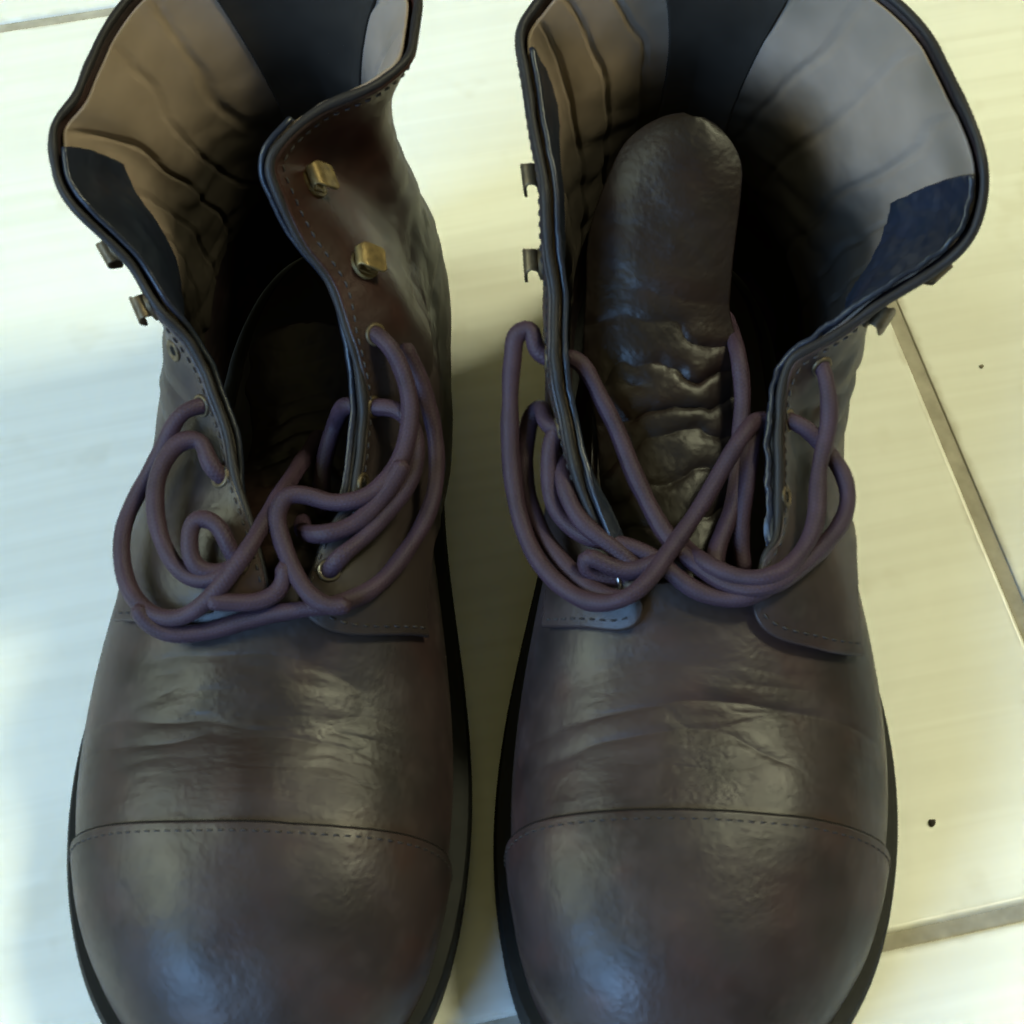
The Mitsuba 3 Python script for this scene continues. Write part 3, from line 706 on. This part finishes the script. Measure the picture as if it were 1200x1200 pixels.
#LACEDATA
LACES = {
    'left': [
        [(-0.0834, -0.0289, 0.1012), (-0.0875, -0.0327, 0.1039), (-0.0921, -0.0352, 0.1044), (-0.0956, -0.0383, 0.1018), (-0.0990, -0.0433, 0.0972), (-0.1019, -0.0476, 0.0940), (-0.1048, -0.0521, 0.0912), (-0.1074, -0.0571, 0.0889), (-0.1092, -0.0624, 0.0869), (-0.1096, -0.0682, 0.0851), (-0.1088, -0.0739, 0.0835), (-0.1062, -0.0808, 0.0822), (-0.1025, -0.0855, 0.0817), (-0.0976, -0.0888, 0.0821), (-0.0921, -0.0901, 0.0836), (-0.0870, -0.0894, 0.0864), (-0.0825, -0.0870, 0.0896), (-0.0784, -0.0835, 0.0924), (-0.0748, -0.0793, 0.0947), (-0.0713, -0.0729, 0.0955), (-0.0693, -0.0673, 0.0945), (-0.0674, -0.0617, 0.0931), (-0.0657, -0.0561, 0.0915), (-0.0643, -0.0507, 0.0892), (-0.0631, -0.0454, 0.0863), (-0.0621, -0.0403, 0.0833), (-0.0607, -0.0338, 0.0794), (-0.0597, -0.0288, 0.0763), (-0.0586, -0.0238, 0.0732), (-0.0574, -0.0186, 0.0699)],
        [(-0.0778, -0.0503, 0.0918), (-0.0816, -0.0518, 0.0965), (-0.0851, -0.0481, 0.0999), (-0.0878, -0.0432, 0.1012), (-0.0919, -0.0429, 0.1012), (-0.0962, -0.0466, 0.1000), (-0.0991, -0.0531, 0.0975), (-0.0996, -0.0588, 0.0953), (-0.0989, -0.0645, 0.0932), (-0.0965, -0.0714, 0.0910), (-0.0934, -0.0765, 0.0896), (-0.0890, -0.0803, 0.0890), (-0.0834, -0.0817, 0.0897), (-0.0769, -0.0796, 0.0919), (-0.0732, -0.0754, 0.0944)],
        [(-0.0757, -0.0734, 0.0835), (-0.0762, -0.0759, 0.0906), (-0.0782, -0.0735, 0.0946), (-0.0830, -0.0677, 0.0978), (-0.0866, -0.0672, 0.0978), (-0.0888, -0.0730, 0.0947), (-0.0865, -0.0786, 0.0914), (-0.0816, -0.0796, 0.0904), (-0.0753, -0.0762, 0.0921)],
        [(-0.0421, -0.0141, 0.1126), (-0.0385, -0.0172, 0.1167), (-0.0341, -0.0219, 0.1164), (-0.0312, -0.0264, 0.1134), (-0.0293, -0.0313, 0.1102), (-0.0285, -0.0377, 0.1063), (-0.0292, -0.0431, 0.1036), (-0.0309, -0.0484, 0.1012), (-0.0338, -0.0534, 0.0995), (-0.0389, -0.0587, 0.0984), (-0.0442, -0.0611, 0.0980), (-0.0501, -0.0613, 0.0977), (-0.0572, -0.0596, 0.0985), (-0.0623, -0.0601, 0.0986), (-0.0648, -0.0641, 0.0969), (-0.0642, -0.0695, 0.0946), (-0.0616, -0.0764, 0.0925), (-0.0589, -0.0818, 0.0914), (-0.0555, -0.0866, 0.0905), (-0.0495, -0.0899, 0.0895), (-0.0438, -0.0888, 0.0898)],
        [(-0.0430, -0.0312, 0.1018), (-0.0479, -0.0283, 0.0975), (-0.0497, -0.0263, 0.0918), (-0.0518, -0.0265, 0.0854), (-0.0536, -0.0307, 0.0821), (-0.0551, -0.0375, 0.0787), (-0.0554, -0.0431, 0.0763), (-0.0545, -0.0503, 0.0733)],
        [(-0.0448, -0.0305, 0.1012), (-0.0393, -0.0328, 0.1032), (-0.0324, -0.0347, 0.1044), (-0.0287, -0.0379, 0.1030), (-0.0271, -0.0445, 0.0995), (-0.0277, -0.0500, 0.0970), (-0.0299, -0.0553, 0.0953), (-0.0343, -0.0615, 0.0939), (-0.0381, -0.0663, 0.0933), (-0.0431, -0.0721, 0.0929), (-0.0473, -0.0761, 0.0924), (-0.0503, -0.0778, 0.0882), (-0.0508, -0.0752, 0.0827)],
        [(-0.0310, -0.0164, 0.1118), (-0.0284, -0.0199, 0.1074), (-0.0261, -0.0234, 0.1032), (-0.0238, -0.0285, 0.0980), (-0.0225, -0.0330, 0.0942), (-0.0217, -0.0379, 0.0909), (-0.0216, -0.0446, 0.0874), (-0.0223, -0.0502, 0.0853), (-0.0239, -0.0558, 0.0839), (-0.0262, -0.0613, 0.0832), (-0.0290, -0.0667, 0.0830), (-0.0327, -0.0733, 0.0832), (-0.0361, -0.0783, 0.0838), (-0.0401, -0.0826, 0.0847), (-0.0464, -0.0864, 0.0857), (-0.0522, -0.0880, 0.0859), (-0.0581, -0.0885, 0.0852), (-0.0640, -0.0888, 0.0840), (-0.0699, -0.0894, 0.0826), (-0.0771, -0.0907, 0.0809), (-0.0830, -0.0918, 0.0796), (-0.0889, -0.0925, 0.0790), (-0.0963, -0.0921, 0.0793), (-0.1011, -0.0898, 0.0810), (-0.1038, -0.0854, 0.0838)],
        [(-0.0605, -0.0509, 0.0725), (-0.0599, -0.0582, 0.0802), (-0.0582, -0.0646, 0.0876), (-0.0561, -0.0679, 0.0917), (-0.0524, -0.0697, 0.0944), (-0.0479, -0.0690, 0.0949), (-0.0414, -0.0652, 0.0957), (-0.0372, -0.0609, 0.0971), (-0.0329, -0.0551, 0.0997), (-0.0299, -0.0501, 0.1025)],
        [(-0.0840, -0.0885, 0.0898), (-0.0789, -0.0884, 0.0890), (-0.0743, -0.0882, 0.0883), (-0.0681, -0.0871, 0.0881), (-0.0644, -0.0849, 0.0889), (-0.0627, -0.0817, 0.0905), (-0.0638, -0.0778, 0.0930)]],
    'right': [
        [(0.0142, -0.0315, 0.0768), (0.0142, -0.0362, 0.0857), (0.0141, -0.0404, 0.0910), (0.0141, -0.0463, 0.0951), (0.0145, -0.0529, 0.0961), (0.0159, -0.0585, 0.0950), (0.0196, -0.0647, 0.0927), (0.0253, -0.0695, 0.0911), (0.0301, -0.0729, 0.0895), (0.0349, -0.0780, 0.0865)],
        [(0.0161, -0.0203, 0.1098), (0.0099, -0.0204, 0.1103), (0.0066, -0.0178, 0.1119), (0.0049, -0.0135, 0.1142), (0.0026, -0.0136, 0.1136), (0.0003, -0.0188, 0.1096), (-0.0003, -0.0237, 0.1061), (-0.0005, -0.0288, 0.1028), (-0.0006, -0.0339, 0.0996), (-0.0006, -0.0392, 0.0966), (-0.0003, -0.0445, 0.0938), (0.0003, -0.0500, 0.0913), (0.0015, -0.0570, 0.0886), (0.0030, -0.0625, 0.0868), (0.0051, -0.0680, 0.0854), (0.0079, -0.0732, 0.0845), (0.0115, -0.0780, 0.0842), (0.0157, -0.0823, 0.0843), (0.0206, -0.0857, 0.0852), (0.0258, -0.0875, 0.0871), (0.0311, -0.0872, 0.0893), (0.0367, -0.0831, 0.0906), (0.0403, -0.0783, 0.0910), (0.0437, -0.0733, 0.0917), (0.0472, -0.0684, 0.0925), (0.0506, -0.0635, 0.0936), (0.0539, -0.0587, 0.0951), (0.0569, -0.0538, 0.0970), (0.0607, -0.0480, 0.1000), (0.0638, -0.0435, 0.1023), (0.0668, -0.0387, 0.1020), (0.0699, -0.0350, 0.1000), (0.0743, -0.0351, 0.1006)],
        [(0.0191, -0.0380, 0.1015), (0.0130, -0.0393, 0.1015), (0.0094, -0.0355, 0.1007), (0.0080, -0.0297, 0.0989), (0.0059, -0.0297, 0.0956), (0.0044, -0.0345, 0.0928), (0.0037, -0.0400, 0.0902), (0.0040, -0.0471, 0.0875), (0.0050, -0.0529, 0.0858), (0.0074, -0.0600, 0.0843), (0.0100, -0.0655, 0.0837), (0.0132, -0.0707, 0.0836), (0.0178, -0.0768, 0.0838), (0.0219, -0.0812, 0.0846), (0.0279, -0.0850, 0.0862), (0.0336, -0.0863, 0.0883)],
        [(0.0191, -0.0380, 0.1015), (0.0128, -0.0395, 0.1013), (0.0108, -0.0442, 0.0989), (0.0105, -0.0494, 0.0958), (0.0111, -0.0561, 0.0924), (0.0135, -0.0612, 0.0904), (0.0177, -0.0653, 0.0894), (0.0244, -0.0687, 0.0895), (0.0303, -0.0703, 0.0897), (0.0374, -0.0727, 0.0889), (0.0423, -0.0759, 0.0875), (0.0469, -0.0796, 0.0859), (0.0534, -0.0833, 0.0847), (0.0592, -0.0848, 0.0848), (0.0664, -0.0845, 0.0863), (0.0719, -0.0826, 0.0883)],
        [(0.0141, -0.0204, 0.1099), (0.0192, -0.0214, 0.1090), (0.0224, -0.0253, 0.1068), (0.0260, -0.0316, 0.1032), (0.0288, -0.0363, 0.1004), (0.0311, -0.0412, 0.0977), (0.0332, -0.0463, 0.0951), (0.0355, -0.0514, 0.0929), (0.0380, -0.0566, 0.0910), (0.0414, -0.0630, 0.0889), (0.0446, -0.0680, 0.0877), (0.0485, -0.0725, 0.0870), (0.0531, -0.0765, 0.0868), (0.0578, -0.0803, 0.0869), (0.0644, -0.0835, 0.0877), (0.0700, -0.0836, 0.0888), (0.0752, -0.0812, 0.0892), (0.0798, -0.0773, 0.0890), (0.0841, -0.0730, 0.0889), (0.0892, -0.0674, 0.0892), (0.0925, -0.0625, 0.0900), (0.0943, -0.0571, 0.0914), (0.0940, -0.0515, 0.0932), (0.0917, -0.0464, 0.0951), (0.0880, -0.0424, 0.0977), (0.0826, -0.0389, 0.1016), (0.0779, -0.0365, 0.1022), (0.0726, -0.0344, 0.0998)],
        [(0.0637, 0.0131, 0.0878), (0.0640, 0.0081, 0.0916), (0.0643, 0.0018, 0.0958), (0.0645, -0.0035, 0.0991), (0.0647, -0.0089, 0.1021), (0.0652, -0.0159, 0.1034), (0.0658, -0.0213, 0.1014), (0.0660, -0.0268, 0.0987), (0.0657, -0.0323, 0.0961), (0.0651, -0.0394, 0.0932), (0.0645, -0.0451, 0.0912), (0.0636, -0.0510, 0.0895), (0.0617, -0.0581, 0.0877), (0.0595, -0.0637, 0.0865), (0.0574, -0.0693, 0.0856), (0.0567, -0.0765, 0.0846), (0.0586, -0.0823, 0.0840)],
        [(0.0847, -0.0178, 0.1090), (0.0875, -0.0233, 0.1100), (0.0887, -0.0287, 0.1088), (0.0893, -0.0353, 0.1053), (0.0887, -0.0406, 0.1023), (0.0872, -0.0459, 0.0996), (0.0860, -0.0514, 0.0974), (0.0854, -0.0572, 0.0956), (0.0845, -0.0645, 0.0937), (0.0824, -0.0701, 0.0926), (0.0791, -0.0752, 0.0917), (0.0749, -0.0794, 0.0912), (0.0696, -0.0816, 0.0908), (0.0624, -0.0807, 0.0897), (0.0570, -0.0782, 0.0893), (0.0527, -0.0744, 0.0881), (0.0502, -0.0699, 0.0851), (0.0487, -0.0653, 0.0813), (0.0476, -0.0595, 0.0764), (0.0470, -0.0548, 0.0727), (0.0467, -0.0500, 0.0687)],
        [(0.0350, -0.0764, 0.0840), (0.0273, -0.0783, 0.0849), (0.0205, -0.0761, 0.0879), (0.0205, -0.0751, 0.0895), (0.0276, -0.0770, 0.0888), (0.0354, -0.0775, 0.0888), (0.0427, -0.0754, 0.0906)],
        [(0.0743, -0.0351, 0.1006), (0.0697, -0.0354, 0.0977), (0.0681, -0.0401, 0.0955), (0.0668, -0.0485, 0.0926), (0.0657, -0.0545, 0.0897), (0.0647, -0.0611, 0.0855), (0.0647, -0.0663, 0.0823), (0.0656, -0.0731, 0.0785)]],
}

for which, lines in LACES.items():
    ms, uvs = zip(*[tube(np.array(l), 0.0025, 14, wob=0.25) for l in lines])
    put(NAME[which] + '__shoelace', trimesh.util.concatenate(ms), 'lace_mat', True, uv=np.vstack(uvs))
